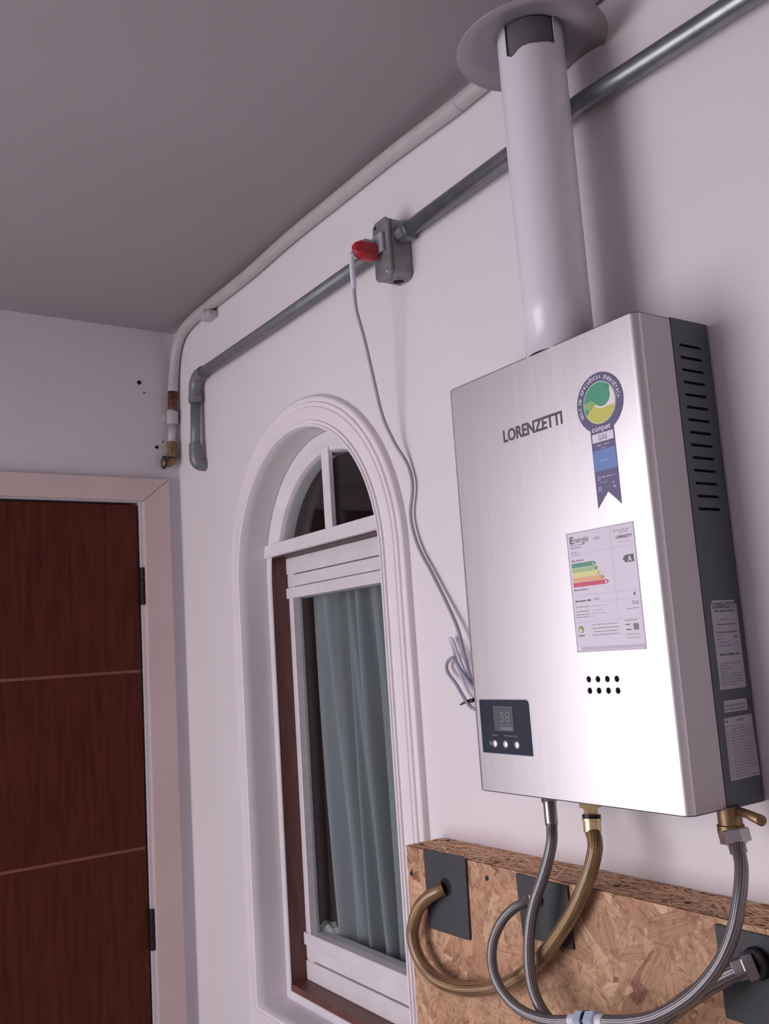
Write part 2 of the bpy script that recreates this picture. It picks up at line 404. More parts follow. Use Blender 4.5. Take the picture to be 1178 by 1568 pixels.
# outer white frame with the dark jambs inside it
bm = B(); fr = [(0, .055), (0, YI), (-.015, YI), (-.017, YI + .003)]
sweep(bm, opening(), fr); wpart('outer_frame', bm, M_wwood)
TZ0, TZ1 = 1.757, 1.785
jx0, jx1 = WX - WR + .0165, WX + WR - .0165
def jamb(x0, x1, z0, z1): b_ = B(); box(b_, (x0, YI + .002, z0), (x1, .114, z1)); return b_
wpart('jamb', jamb(jx0 - .014, jx0, WB + .002, TZ0), M_brown)
wpart('jamb', jamb(jx1, jx1 + .014, WB + .002, TZ0), M_brown)
wpart('sill', jamb(jx0, jx1, WB + .002, WB + .030), M_brown)
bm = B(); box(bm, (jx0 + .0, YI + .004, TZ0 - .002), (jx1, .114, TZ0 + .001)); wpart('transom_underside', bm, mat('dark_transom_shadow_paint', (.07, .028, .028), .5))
bm = B(); box(bm, (WX - WR + .004, YI - .008, TZ0), (WX + WR - .004, .12, TZ1)); wpart('transom', bm, M_wwood, bevel=.002)
# fanlight
bm = B(); fan = [(WX + WR * math.cos(PI * i / 36), WS + .0 + WR * math.sin(PI * i / 36), math.cos(PI * i / 36), math.sin(PI * i / 36)) for i in range(37)]
fan = [p for p in fan if p[1] > TZ1 - .03]
sweep(bm, fan, [(-.002, YI - .002), (-.020, YI - .002), (-.026, YI + .003), (-.038, YI + .006), (-.042, YI + .014), (-.042, YI + .040)], closed=False)
wpart('fanlight_frame', bm, M_wwood, smooth=True, angle=40)
bm = B(); box(bm, (WX - .014, YI + .000, TZ1 - .002), (WX + .014, YI + .012, WS + WR - .030)); wpart('muntin', bm, M_wwood, bevel=.002)
for sgn in (-1, 1):
    bm = B(); n = 16; pts = [(WX + sgn * .014, TZ1 - .002)]
    R_ = WR - .041
    a_lo = math.asin((TZ1 - WS) / R_)
    arc = [(WX + sgn * R_ * math.cos(a_lo + (PI / 2 - .06 - a_lo) * i / n), WS + R_ * math.sin(a_lo + (PI / 2 - .06 - a_lo) * i / n)) for i in range(n + 1)]
    pts += arc
    f1 = [bm.verts.new((x, YI + .014, z)) for x, z in pts]; f2 = [bm.verts.new((x, YI + .017, z)) for x, z in pts]
    bm.faces.new(f1); bm.faces.new(list(reversed(f2)))
    for i in range(len(f1)): bm.faces.new((f1[i], f1[(i + 1) % len(f1)], f2[(i + 1) % len(f1)], f2[i]))
    bmesh.ops.recalc_face_normals(bm, faces=bm.faces); wpart('fanlight_pane', bm, M_glass)
# sash
gx0, gx1, gz0, gz1 = jx0 + .029, jx1 - .029, .955, 1.664
sash = wpart('sash', (lambda b_: (box(b_, (jx0, YS, WB + .030), (gx0, YS + .018, TZ0 - .002)), box(b_, (gx1, YS, WB + .030), (jx1, YS + .018, TZ0 - .002)), b_)[2])(B()), M_wwood, bevel=.0015)
for z0, z1, dy in ((.8585, .8975, -.004), (.9005, .9275, -.002), (.9295, .955, -.007)):
    bm = B(); box(bm, (jx0 + .001, YS + dy, z0), (jx1 - .001, YS + .035, z1)); wpart('bottom_rail', bm, M_wwood, bevel=.002)
for z0, z1, dy in ((1.664, 1.688, -.007), (1.690, 1.716, -.002), (1.718, 1.755, -.004)):
    bm = B(); box(bm, (jx0 + .001, YS + dy, z0), (jx1 - .001, YS + .035, z1)); wpart('top_rail', bm, M_wwood, bevel=.002)
bm = B(); box(bm, (gx0 - .006, YS - .006, gz0 - .01), (gx0 + .001, YS + .012, gz1 + .01)); wpart('glazing_bead', bm, M_wwood, bevel=.001)
bm = B(); box(bm, (gx1 - .001, YS - .006, gz0 - .01), (gx1 + .006, YS + .012, gz1 + .01)); wpart('glazing_bead', bm, M_wwood, bevel=.001)
bm = B(); box(bm, (gx0 - .004, YS + .012, gz0 - .004), (gx1 + .004, YS + .016, gz1 + .004)); wpart('pane', bm, M_glass)

# curtain behind the pane
def curtain():
    bm = B(); nx, nz = 150, 16; rnd = random.Random(5); g = []
    ph = [rnd.uniform(0, 6) for _ in range(6)]
    for j in range(nz + 1):
        z = .90 + (1.74 - .90) * j / nz; t = j / nz; row = []
        xa = -.872 + .060 * (1 - t)
        for i in range(nx + 1):
            s = i / nx; x = xa + (-.36 - xa) * s
            w = .55 + .45 * t
            y = .162 + .016 * math.sin(2 * PI * (s * 8.5 + .25 * (1 - t) * math.sin(3 * s + 1)) + ph[0]) + .009 * math.sin(2 * PI * (s * 13.7 + .2 * t) + ph[1]) + .004 * math.sin(2 * PI * (s * 3.1 - .3 * t) + ph[2])
            row.append(bm.verts.new((x + .006 * math.sin(2 * PI * s * 6.5 + ph[3]), y, z)))
        g.append(row)
    for j in range(nz):
        for i in range(nx):
            f = bm.faces.new((g[j][i], g[j][i + 1], g[j + 1][i + 1], g[j + 1][i])); f.smooth = True
    return bm
cu = obj('curtain', curtain(), M_curtain)
md = cu.modifiers.new('thick', 'SOLIDIFY'); md.thickness = .0012; md.offset = 1
tag(cu, 'wide blue grey gathered curtain hanging behind the glass of the arched window', 'curtain')
def strip_curtain():
    bm = B(); g = []
    for j in range(11):
        z = .90 + .84 * j / 10; row = []
        for i in range(31):
            s = i / 30; row.append(bm.verts.new((-.955 + .115 * s + .004 * math.sin(j * .7), .235 + .007 * math.sin(s * 12 + .4 * j), z)))
        g.append(row)
    for j in range(10):
        for i in range(30): bm.faces.new((g[j][i], g[j][i + 1], g[j + 1][i + 1], g[j + 1][i])).smooth = True
    return bm
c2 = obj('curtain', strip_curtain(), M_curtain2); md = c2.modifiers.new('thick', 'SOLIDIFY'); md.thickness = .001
tag(c2, 'narrow curtain edge with its shade put into a dark blue colour, at the left side of the window glass', 'curtain')
bag = B()
bmesh.ops.create_icosphere(bag, subdivisions=4, radius=1)
rb = random.Random(3)
for v in bag.verts:
    c = v.co.copy(); w = 1 + .16 * math.sin(5 * c.x + 3 * c.z + 1) * math.sin(6 * c.y + 2) + .09 * math.sin(13 * c.x - 9 * c.z) + .05 * math.sin(21 * c.z + 17 * c.y)
    v.co = Vector((c.x * w * .047, c.y * w * .016, max(c.z * w * .022, -.0155)))
    v.co += Vector((-.868, .140, .9450))
tag(obj('cloth_bundle', bag, M_bag, smooth=True, angle=80), 'small pale crumpled bundle lying inside the window at the bottom left of the pane', 'bundle')
# inner ledge that the bundle lies on
bm = B(); box(bm, (jx0, YS + .036, .90), (jx1, .150, .9295)); wpart('inner_ledge', bm, M_wwood)

# door
door = bpy.data.objects.new('door_1', None); C.objects.link(door); door.location = (XL, -.5, 0); tag(door, kind='structure')
def dpart(name, bm, m, **kw): return part(name, bm, m, door, **kw)
yR, yL_, zT = -.1085, -.915, 1.944
bm = B(); box(bm, (XL - .055, yL_, .0), (XL - .052, yR, zT)); dpart('dark_backing', bm, M_hole)  # near-black sheet behind the leaf stands in for shade in the door gap
zs = [.01, .280, .695, 1.110, 1.526, zT - .006]
for k in range(5):
    bm = B(); box(bm, (XL - .045, yL_ + .004, zs[k] + (.0035 if k else 0)), (XL - .006, yR - .005, zs[k + 1] - (.0035 if k < 4 else 0)))
    dpart('door_panel', bm, M_door, bevel=.0012)
for k in range(1, 5):
    bm = B(); box(bm, (XL - .044, yL_ + .005, zs[k] - .0036), (XL - .0075, yR - .006, zs[k] + .0036)); dpart('inlay_strip', bm, M_groove)
# casing with mitred corners
cx = XL + .014
def casing(a, b, c, d):
    bm = B(); q = [a, b, c, d]
    f1 = [bm.verts.new((XL - .004, y, z)) for y, z in q]; f2 = [bm.verts.new((cx, y, z)) for y, z in q]
    bm.faces.new(f1); bm.faces.new(list(reversed(f2)))
    for i in range(4): bm.faces.new((f1[i], f1[(i + 1) % 4], f2[(i + 1) % 4], f2[i]))
    bmesh.ops.recalc_face_normals(bm, faces=bm.faces); return bm
yO, zO = -.033, 2.004
dpart('casing', casing((yR + .007, 0), (yO, 0), (yO, zO), (yR + .007, zT + .002)), M_casing, bevel=.002)
dpart('casing', casing((yL_ - .007, 0), (yL_ - .075, 0), (yL_ - .075, zO), (yL_ - .007, zT + .002)), M_casing, bevel=.002)
dpart('casing', casing((yR + .0065, zT + .0025), (yO - .0005, zO + .0004), (yL_ - .0745, zO + .0004), (yL_ - .0065, zT + .0025)), M_casing, bevel=.002)
for zc in (1.733, .925):
    hg = B(); box(hg, (XL - .006, yR - .006, zc - .046), (XL + .002, yR + .006, zc + .046))
    h = dpart('hinge', hg, M_black, bevel=.001)
    for k in range(3):
        kb = B(); lathe(kb, (XL + .004, yR + .001, zc - .046 + k * .031), (0, 0, 1), [(0, .0045), (.0005, .005), (.0295, .005), (.03, .0045)], 12)
        o = obj('knuckle', kb, M_black, smooth=True); o.parent = h

# ================================================================== PIPES AND ELECTRICS
# white painted gas pipe in the ceiling corner
wp = thing('gas_pipe', 'white painted pipe running in the ceiling corner and bending down above the door', 'pipe', (XL + .014, -.016, 2.2))
RW = .0132
pth = [(2.39, -.0145, 2.374), (1.4, -.0145, 2.372), (.6, -.0145, 2.368), (.019, -.0145, 2.3695), (-.06, -.0145, 2.370), (-.23, -.0145, 2.378), (-.41, -.0145, 2.381), (-.61, -.0145, 2.384), (-.80, -.0145, 2.380), (-1.0, -.0145, 2.3835), (-1.12, -.0145, 2.3835), (-1.19, -.0145, 2.372), (-1.232, -.0145, 2.340), (-1.252, -.0145, 2.29), (-1.259, -.017, 2.236)]
bm = B(); tube(bm, catmull(pth, 8), RW, 20); part('pipe', bm, M_wpipe, wp)
bm = B(); box(bm, (-1.045, -.026, 2.352), (-.998, -.0005, 2.368)); box(bm, (-1.040, -.031, 2.357), (-1.015, -.0005, 2.372)); part('clip', bm, M_wpipe, wp, bevel=.003)
bm = B(); tube(bm, [(-1.2585, -.0165, 2.240), (-1.2595, -.0195, 2.200), (-1.2600, -.0205, 2.172)], [.0125, .0115, .0115], 16); part('copper_section', bm, M_copper, wp, label='bare rusty copper length')
bm = B(); tube(bm, [(-1.2595, -.019, 2.184), (-1.2595, -.0205, 2.182), (-1.2598, -.0205, 2.150), (-1.2598, -.0205, 2.148)], [.011, .0148, .0148, .011], 16); box(bm, (-1.2755, -.042, 2.155), (-1.262, -.018, 2.176)); part('bracket', bm, M_wpipe, wp, bevel=.002)
bm = B(); tube(bm, [(-1.260, -.021, 2.150), (-1.261, -.0245, 2.098)], [.0098, .0098], 16); part('lower_pipe', bm, M_wpipe, wp)
bm = B(); lathe(bm, (-1.261, -.0245, 2.060), (0, 0, 1), [(0, .0105), (.002, .0135), (.014, .0135), (.0145, .012), (.026, .012), (.028, .014), (.040, .014), (.042, .011)], 6); part('brass_nut', bm, M_brass, wp, smooth=True, label='tarnished brass fitting')
bm = B(); tube(bm, arc_pts((-1.261, -.036, 2.058), .0115, 0, -PI / 2, 6, (0, 1, 0), (0, 0, 1)) + [Vector((-1.261, -.052, 2.0465))], .011, 14); part('elbow', bm, M_brass, wp)
bm = B(); tube(bm, [Vector((-1.261 + .0155 * math.cos(2 * PI * i / 24), -.046, 2.047 + .0155 * math.sin(2 * PI * i / 24))) for i in range(25)], .0022, 8, caps=False); part('collar_ring', bm, M_black, wp)

# small anchors and holes in the left wall over the door
for (y, z, r, lab) in ((-.1002, 2.256, .0055, 'dark screw anchor alone in the left wall, highest of the four above the door'),
                       (-.088, 2.2305, .0028, 'tiny grey plugged hole just below the highest dark anchor'),
                       (-.0587, 2.089, .0045, 'dark anchor left of the brass pipe fitting above the door'),
                       (-.0425, 2.104, .0026, 'tiny plugged hole up and right of the anchor by the brass fitting')):
    bm = B(); lathe(bm, (XL - .0005, y, z), (1, 0, 0), [(0, r), (.0018, r), (.0022, r * .8), (.0022, r * .45), (.0008, r * .4)], 14)
    tag(obj('wall_anchor', bm, M_black if r > .004 else mat('old_plug', (.22, .2, .22), .8), smooth=True), lab, 'wall anchor')

# grey conduit, left run
YC = -.0205; RC = .0123
cl = thing('grey_conduit', 'grey conduit from the outlet box left over the arched window and down', 'conduit', (-1.105, YC, 2.1))
bm = B(); tube(bm, [(-1.062, YC, 2.2285), (-.7, YC, 2.2235), (-.255, YC, 2.2215)], RC, 18); part('pipe', bm, M_pvc, cl)
bm = B()
tube(bm, [(-1.052, YC, 2.2285), (-1.0525, YC, 2.2285), (-1.072, YC, 2.2285)] + arc_pts((-1.072, YC, 2.1945), .034, PI / 2, PI, 8, (1, 0, 0), (0, 0, 1))[1:] + [(-1.1062, YC, 2.165), (-1.1062, YC, 2.1645)],
     [.0125, .0155, .0155] + [.0158] * 8 + [.0158, .0125], 18); part('upper_elbow', bm, M_pvc, cl, smooth=True)
bm = B(); lathe(bm, (-1.1062, YC, 2.168), (0, 0, 1), [(0, .0158), (.001, .0175), (.012, .0175), (.013, .0158)], 20); part('collar', bm, M_pvc, cl, smooth=True)
bm = B(); tube(bm, [(-1.1062, YC, 2.17), (-1.1085, YC - .004, 2.035)], RC, 18); part('pipe', bm, M_pvc, cl)
bm = B(); tube(bm, [(-1.108, YC - .004, 2.062), (-1.1083, YC - .004, 2.0615), (-1.1085, YC - .004, 2.036)] + arc_pts((-1.1085, YC + .012, 2.028), .016, PI, PI * 1.5, 6, (0, 1, 0), (0, 0, 1))[1:] + [(-1.1085, -.0005, 2.012)],
     [.0125, .0155, .0155] + [.0158] * 6 + [.0158], 18); part('lower_elbow', bm, M_pvc, cl, smooth=True)

# galvanised conduit, right run
cr_ = thing('galvanised_conduit', 'shiny galvanised conduit rising right from the outlet box behind the white flue', 'conduit', (.4, YC, 2.22))
bm = B(); tube(bm, [(-.212, YC, 2.2225), (.2, YC, 2.2285), (.46, YC, 2.2155), (1.2, YC, 2.19), (2.39, YC, 2.15)], .0135, 20); part('pipe', bm, M_conduit, cr_)
bm = B(); lathe(bm, (-.2155, YC, 2.2225), (1, 0, 0), [(0, .0165), (.010, .0165), (.011, .0188), (.020, .0188), (.021, .0150), (.028, .0150)], 8); part('locknut', bm, M_conduit, cr_, smooth=True, angle=20)

# outlet box
X0, X1, YB, ZB0, ZB1 = -.264, -.217, -.046, 2.150, 2.252
ob = thing('outlet_box', 'grey cast metal electrical box on the wall where the two conduits meet', 'electrical box', ((X0 + X1) / 2, 0, ZB0))
def octbox(x0, x1, y0, y1, z0, z1, c):
    bm = B(); q = [(x0 + c, z0), (x1 - c, z0), (x1, z0 + c), (x1, z1 - c), (x1 - c, z1), (x0 + c, z1), (x0, z1 - c), (x0, z0 + c)]
    f1 = [bm.verts.new((x, y0, z)) for x, z in q]; f2 = [bm.verts.new((x, y1, z)) for x, z in q]
    bm.faces.new(f1); bm.faces.new(list(reversed(f2)))
    for i in range(8): bm.faces.new((f1[i], f1[(i + 1) % 8], f2[(i + 1) % 8], f2[i]))
    bmesh.ops.recalc_face_normals(bm, faces=bm.faces); return bm
part('body', octbox(X0 + .001, X1, YB + .007, -.0005, ZB0, ZB1, .006), M_box, ob, bevel=.0025)
part('cover', octbox(X0, X1 - .001, YB, YB + .0065, ZB0 - .001, ZB1 + .002, .007), M_box, ob, bevel=.0015)
for (x, z, mm) in ((X0 + .010, ZB1 - .008, M_black), (X1 - .012, ZB0 + .009, M_chrome), (X0 + .012, ZB1 - .030, M_black)):
    bm = B(); lathe(bm, (x, YB + .0005, z), (0, -1, 0), [(0, .0032), (.0013, .0032), (.0018, .0022)], 12); part('screw', bm, mm, ob, smooth=True)
bm = B(); lathe(bm, ((X0 + X1) / 2 + .004, -.018, ZB0 + .0005), (0, 0, -1), [(0, .0125), (.003, .0125), (.003, .0098), (.001, .0095)], 20); part('entry_ring', bm, M_box, ob, smooth=True)
bm = B(); lathe(bm, ((X0 + X1) / 2 + .004, -.018, ZB0 - .0012), (0, 0, -1), [(0, .0097), (.0004, .0097)], 20); part('entry_hole', bm, M_hole, ob)
bm = B(); box(bm, (X0 + .004, YB - .007, ZB0 + .045), (X1 - .012, YB - .0002, ZB0 + .078)); sk = part('socket', bm, M_plugw, ob, bevel=.002)

# power cord and plug
pc = thing('power_cord', 'white power cord with a red plug hanging from the outlet box to the heater', 'power cord', (-.253, YB - .02, 2.2))
bm = B()
q = [(-.006, -.016), (.006, -.016), (.0115, -.010), (.0115, .010), (.006, .016), (-.006, .016), (-.0115, .010), (-.0115, -.010)]
ringsq = []
for (y, sc, dz) in ((YB - .0085, .92, 0), (YB - .012, 1, 0), (YB - .036, .98, 0), (YB - .046, .70, 0), (YB - .050, .45, 0)):
    ringsq.append([bm.verts.new((-.2505 + a * sc, y, 2.1975 + b * sc + dz)) for a, b in q])
for k in range(4):
    for i in range(8): bm.faces.new((ringsq[k][i], ringsq[k][(i + 1) % 8], ringsq[k + 1][(i + 1) % 8], ringsq[k + 1][i]))
bm.faces.new(ringsq[0]); bm.faces.new(list(reversed(ringsq[-1]))); bmesh.ops.recalc_face_normals(bm, faces=bm.faces)
part('plug', bm, M_red, pc, bevel=.0015, label='red plug')
bm = B(); box(bm, (-.2600, YB - .030, 2.2085), (-.2460, YB - .0075, 2.2185)); part('adapter', bm, M_plugw, pc, bevel=.002, label='clear grey adapter between plug and socket')
cpts = [(-.2510, -.092, 2.1955), (-.2530, -.097, 2.190), (-.2560, -.0965, 2.180), (-.2590, -.095, 2.165), (-.2680, -.088, 2.135), (-.2737, -.082, 2.100), (-.2742, -.070, 2.0524), (-.2800, -.054, 1.993), (-.2830, -.038, 1.926), (-.2790, -.020, 1.8795), (-.261, -.0085, 1.8376), (-.2526, -.008, 1.7995), (-.2640, -.008, 1.7521), (-.2499, -.008, 1.7013), (-.2169, -.008, 1.6518), (-.1815, -.010, 1.6001), (-.1539, -.014, 1.5583), (-.1356, -.020, 1.5186), (-.1183, -.025, 1.485), (-.09, -.030, 1.46), (-.02, -.034, 1.45), (.0, -.035, 1.449)]
bm = B(); tube(bm, catmull(cpts, 6), .0030, 10); part('cord', bm, M_cord2, pc)
bm = B(); tube(bm, catmull(cpts[1:5], 5), .0046, 10); part('strain_relief', bm, M_cord, pc, label='pale sleeve where the cord leaves the plug')
lp = [(-.095, -.031, 1.462), (-.127, -.030, 1.4897), (-.158, -.022, 1.5143), (-.178, -.014, 1.5165), (-.1945, -.010, 1.507), (-.190, -.012, 1.495), (-.1658, -.017, 1.478), (-.14, -.024, 1.458), (-.118, -.030, 1.445), (-.09, -.034, 1.44)]
bm = B(); tube(bm, catmull(lp, 6), .0028, 10); part('cord_loop', bm, M_cord2, pc)
lp = [(-.10, -.028, 1.455), (-.1290, -.026, 1.492), (-.152, -.020, 1.522), (-.172, -.012, 1.5435), (-.180, -.011, 1.5465), (-.174, -.012, 1.535), (-.158, -.018, 1.505), (-.128, -.026, 1.468), (-.10, -.030, 1.447)]
bm = B(); tube(bm, catmull(lp, 6), .0026, 10); part('cord_loop', bm, M_cord, pc)
bm = B(); tube(bm, [(-.164, -.013, 1.4465), (-.14, -.022, 1.4515), (-.108, -.032, 1.4555)], [.0014, .0026, .003], 8); part('cord_tie', bm, M_black, pc, label='dark twist tie end')

# ================================================================== FLUE
FX, FY, FR = .184, -.088, .0425
fl = thing('flue_pipe', 'white enamel flue pipe rising from the top of the water heater to a round cap', 'flue', (FX, FY, 1.881))
def flue_pipe():
    bm = B(); seg = 72; zs_ = [1.879, 1.95, 2.05, 2.15, 2.22] + [2.250 + .0008 * q for q in range(50)] + [2.300, 2.313]; seg = 160
    a_c = math.atan2(-.82, .79); rings = []
    def P(i, z, r): a = 2 * PI * i / seg; return Vector((FX + r * math.cos(a), FY + r * math.sin(a), z))
    rings = [[bm.verts.new(P(i, z, FR)) for i in range(seg)] for z in zs_]
    for k in range(len(zs_) - 1):
        for i in range(seg):
            am = 2 * PI * (i + .5) / seg; d = (am - a_c + PI) % (2 * PI) - PI
            zc = (zs_[k] + zs_[k + 1]) / 2
            # front mouth, wavy lower edge
            low = 2.2745 - .0095 * math.exp(-((d + .60) / .26) ** 2) - .0015 * math.cos(d * 3)
            if abs(d) < .80 and zc > low: continue
            f = bm.faces.new((rings[k][i], rings[k][(i + 1) % seg], rings[k + 1][(i + 1) % seg], rings[k + 1][i])); f.smooth = True
    # top lip against the cap
    bmesh.ops.recalc_face_normals(bm, faces=bm.faces)
    return bm
fp = part('pipe', flue_pipe(), M_flue, fl); md = fp.modifiers.new('t', 'SOLIDIFY'); md.thickness = .0012; md.offset = -1
bm = B(); seg = 48
lathe(bm, (FX, FY, 1.95), (0, 0, 1), [(0, .0395), (.33, .0395), (.362, .0395)], seg)  # solid dark core painted as the shade inside the flue mouth
part('dark_core', bm, M_flue_in, fl, smooth=True, label='dark grey core standing in for the shaded inside of the flue, seen through the mouth below the cap')
def cap():
    bm = B(); seg = 72; top, bot = [], []
    for (r, z) in ((.008, 2.3265), (.040, 2.3135), (.070, 2.304), (.097, 2.2945)):
        ring = []
        for i in range(seg):
            a = 2 * PI * i / seg; x, y = FX + .002 + r * math.cos(a), FY + r * math.sin(a)
            zz = z + (.003 * math.sin(a + .5) if r > .09 else 0)
            if y > -.004: zz += (y + .004) * .5; y = -.004
            ring.append(bm.verts.new((x, y, zz)))
        top.append(ring)
    for k in range(3):
        for i in range(seg): bm.faces.new((top[k][i], top[k][(i + 1) % seg], top[k + 1][(i + 1) % seg], top[k + 1][i])).smooth = True
    bm.faces.new(top[0]); bmesh.ops.recalc_face_normals(bm, faces=bm.faces)
    return bm
cp = part('rain_cap', cap(), M_cap, fl); md = cp.modifiers.new('t', 'SOLIDIFY'); md.thickness = .0018; md.offset = 1

# ================================================================== WATER HEATER
HX, HY, Z0, Z1 = .3326, -.1241, 1.350, 1.880
YM = -.067
wh = thing('water_heater', 'wall mounted stainless steel gas water heater with dark grey sides below the flue', 'water heater', (HX / 2, YM, Z0))
RCn = .011
def front_cover():
    bm = B()
    px = [.2126, .2264, .2403, .2541]; pz = [1.4752, 1.4878]; h = .0052
    us = [RCn] + sorted([p + s * h for p in px for s in (-1, 1)]) + [HX - RCn]
    vs_ = [Z0 + .001] + sorted([p + s * h for p in pz for s in (-1, 1)]) + [Z1 - .001]
    circ = {(1 + 2 * i, 1 + 2 * j): .0036 for i in range(4) for j in range(2)}
    plate(bm, us, vs_, set(), lambda u, v: (u, HY, v), (0, .003, 0), circ)
    # rounded vertical edges and side walls
    for side in (0, 1):
        prof = []
        for i in range(9):
            a = PI / 2 * i / 8
            x = RCn - RCn * math.sin(a); y = HY + RCn - RCn * math.cos(a)
            prof.append((x if side == 0 else HX - x, y))
        prof.append((prof[-1][0], YM))
        rows = [[bm.verts.new((x, y, z)) for x, y in prof] for z in vs_]
        for j in range(len(vs_) - 1):
            for i in range(len(prof) - 1): bm.faces.new((rows[j][i], rows[j][i + 1], rows[j + 1][i + 1], rows[j + 1][i]))
    bmesh.ops.remove_doubles(bm, verts=bm.verts, dist=1e-5)
    # rolled top and bottom returns
    for z, dz in ((Z1 - .001, .0015), (Z0 + .001, -.0015)):
        n = 8; ol = []
        for cxx, a0 in ((RCn, PI), (HX - RCn, 1.5 * PI)):
            for i in range(n + 1):
                a = a0 + PI / 2 * i / n; ol.append((cxx + RCn * math.cos(a), HY + RCn + RCn * math.sin(a)))
        ol = [(0, YM)] + ol + [(HX, YM)]
        f1 = [bm.verts.new((x, y, z)) for x, y in ol]; cxm, cym = HX / 2, (HY + YM) / 2
        f2 = [bm.verts.new((x + (.001 if x < cxm else -.001) , y + (.001 if y < cym else 0), z + dz)) for x, y in ol]
        for i in range(len(ol) - 1): bm.faces.new((f1[i], f1[i + 1], f2[i + 1], f2[i]))
        bm.faces.new(f2)
    bmesh.ops.remove_doubles(bm, verts=bm.verts, dist=1e-5)
    bmesh.ops.recalc_face_normals(bm, faces=bm.faces)
    for f in bm.faces:                       # side walls are plain painted sheet
        if abs(f.normal.x) > .98: f.material_index = 1
        if abs(f.normal.z) > .25: f.material_index = 2
    return bm
fc = part('front_cover', front_cover(), [M_steel, M_side, mat('seam_with_dark_reflection', (.16, .13, .145), .6)], wh, smooth=True, angle=30)  # third colour: edge seam with its dark reflection painted in
bm = B(); box(bm, (.205, HY + .0032, 1.468), (.262, HY + .006, 1.495)); part('hole_backing', bm, M_hole, wh)
bm = B(); box(bm, (.003, -.064, Z0 + .003), (HX - .004, -.004, Z1 - .003)); part('dark_inside', bm, M_hole, wh)  # near-black filler box painted as the dark inside behind the slots
# dark side panels with louvre slots
def side_panel(x, sgn):
    bm = B(); n = 14; s0, s1 = 1.6645, 1.8505; hh = .0017
    vs_ = [Z0 - .001]; cells = set()
    for k in range(n):
        zc = s0 + (s1 - s0) * k / (n - 1); vs_ += [zc - hh, zc + hh]
    vs_.append(Z1 + .001)
    us = [YM + .0005, -.0555, -.0180, -.0025]
    cells = {(1, 1 + 2 * k) for k in range(n)}
    plate(bm, us, vs_, cells, lambda u, v: (x, u, v), (-.003 * sgn, 0, 0))
    # folded rims
    for (u0, u1) in ((us[0], us[-1]),):
        for z in (vs_[0], vs_[-1]):
            bm.faces.new([bm.verts.new(p) for p in ((x, u0, z), (x, u1, z), (x - .02 * sgn, u1, z), (x - .02 * sgn, u0, z))])
        for u in (u0, u1):
            bm.faces.new([bm.verts.new(p) for p in ((x, u, vs_[0]), (x, u, vs_[-1]), (x - .004 * sgn, u, vs_[-1]), (x - .004 * sgn, u, vs_[0]))])
    bmesh.ops.remove_doubles(bm, verts=bm.verts, dist=1e-5); bmesh.ops.recalc_face_normals(bm, faces=bm.faces)
    return bm
part('side_panel', side_panel(HX + .0008, 1), M_darkplastic, wh, label='slate grey side panel with a column of dark slots')
part('side_panel', side_panel(-.0008, -1), M_darkplastic, wh)
bm = B(); box(bm, (.02, YM + .001, Z1 - .004), (HX - .02, -.003, Z1 + .0009)); part('top_plate', bm, M_darkplastic, wh); bm = B(); box(bm, (.02, YM + .001, Z0 - .0009), (HX - .02, -.003, Z0 + .004)); part('bottom_plate', bm, M_darkplastic, wh)

# brand lettering
pr_ = Print((0, HY, 0), (1, 0, 0), (0, 0, 1), (0, -1, 0))
pr_.text('LORENZETTI', .1065, 1.7845, .0150, ink((.10, .09, .11)), width=.1045, bold=.030)
pr_.done('logo_lettering', wh, 'dark capital lettering reading LORENZETTI')

# round award rosette sticker
navy = ink((.135, .125, .235)); paper = ink((.80, .77, .86)); blue = ink((.16, .27, .56)); green = ink((.08, .36, .22)); yell = ink((.60, .62, .13)); white = ink((.86, .83, .84))
rp = Print((0, HY - .0002, 0), (1, 0, 0), (0, 0, 1), (0, -1, 0))
cu_, cv_ = .2705, 1.7937
rp.poly([(.2525, 1.770), (.2525, 1.6755), (.2695, 1.6925), (.2872, 1.6755), (.2872, 1.770)], navy, 1)
rp.disc(cu_, cv_, .0345, navy, 2, 64)
rp.disc(cu_, cv_, .0242, ink((.62, .72, .62)), 3, 56); rp.disc(cu_, cv_, .0232, yell, 4, 56)
gp = [(cu_ + .0232 * math.cos(a), cv_ + .0232 * math.sin(a)) for a in [PI * .08 + (PI * 1.16 - PI * .08) * i / 30 for i in range(31)]]
gp += [(cu_ - .0135, cv_ - .004), (cu_ - .006, cv_ + .0005)]
rp.poly(gp, green, 5)
rp.poly([(cu_ - .0235 * .98, cv_ - .003), (cu_ - .014, cv_ - .006), (cu_ - .006, cv_ + .001), (cu_ - .013, cv_ + .005), (cu_ - .0226, cv_ + .003)], ink((.30, .50, .20)), 6)
rp.poly([(cu_ + .0232 * math.cos(a), cv_ + .0232 * math.sin(a)) for a in [-.30 + 1.05 * i / 14 for i in range(15)]] + [(cu_ + .0160, cv_ + .010), (cu_ + .0155, cv_ + .003), (cu_ + .010, cv_ - .0035), (cu_ + .002, cv_ - .0045), (cu_ - .006, cv_ - .001), (cu_ - .0045, cv_ - .0055), (cu_ + .004, cv_ - .0075), (cu_ + .012, cv_ - .0065)], white, 7)
rp.disc(cu_ + .0045, cv_ + .0070, .0122, green, 8, 32)
s_ = 'SELO DE EFICIÊNCIA ENERGÉTICA'
for i, ch in enumerate(s_):
    if ch == ' ': continue
    a = math.radians(205 - 205 * i / (len(s_) - 1)); rr = .0268
    rp.text(ch, cu_ + rr * math.cos(a), cv_ + rr * math.sin(a), .0042, paper, 9, width=(.0014 if ch == 'I' else .0031), align='c', rot=a - PI / 2, bold=.02)
rp.text('conpet', .2699, 1.7618, .0062, paper, 9, width=.028, align='c', bold=.02)
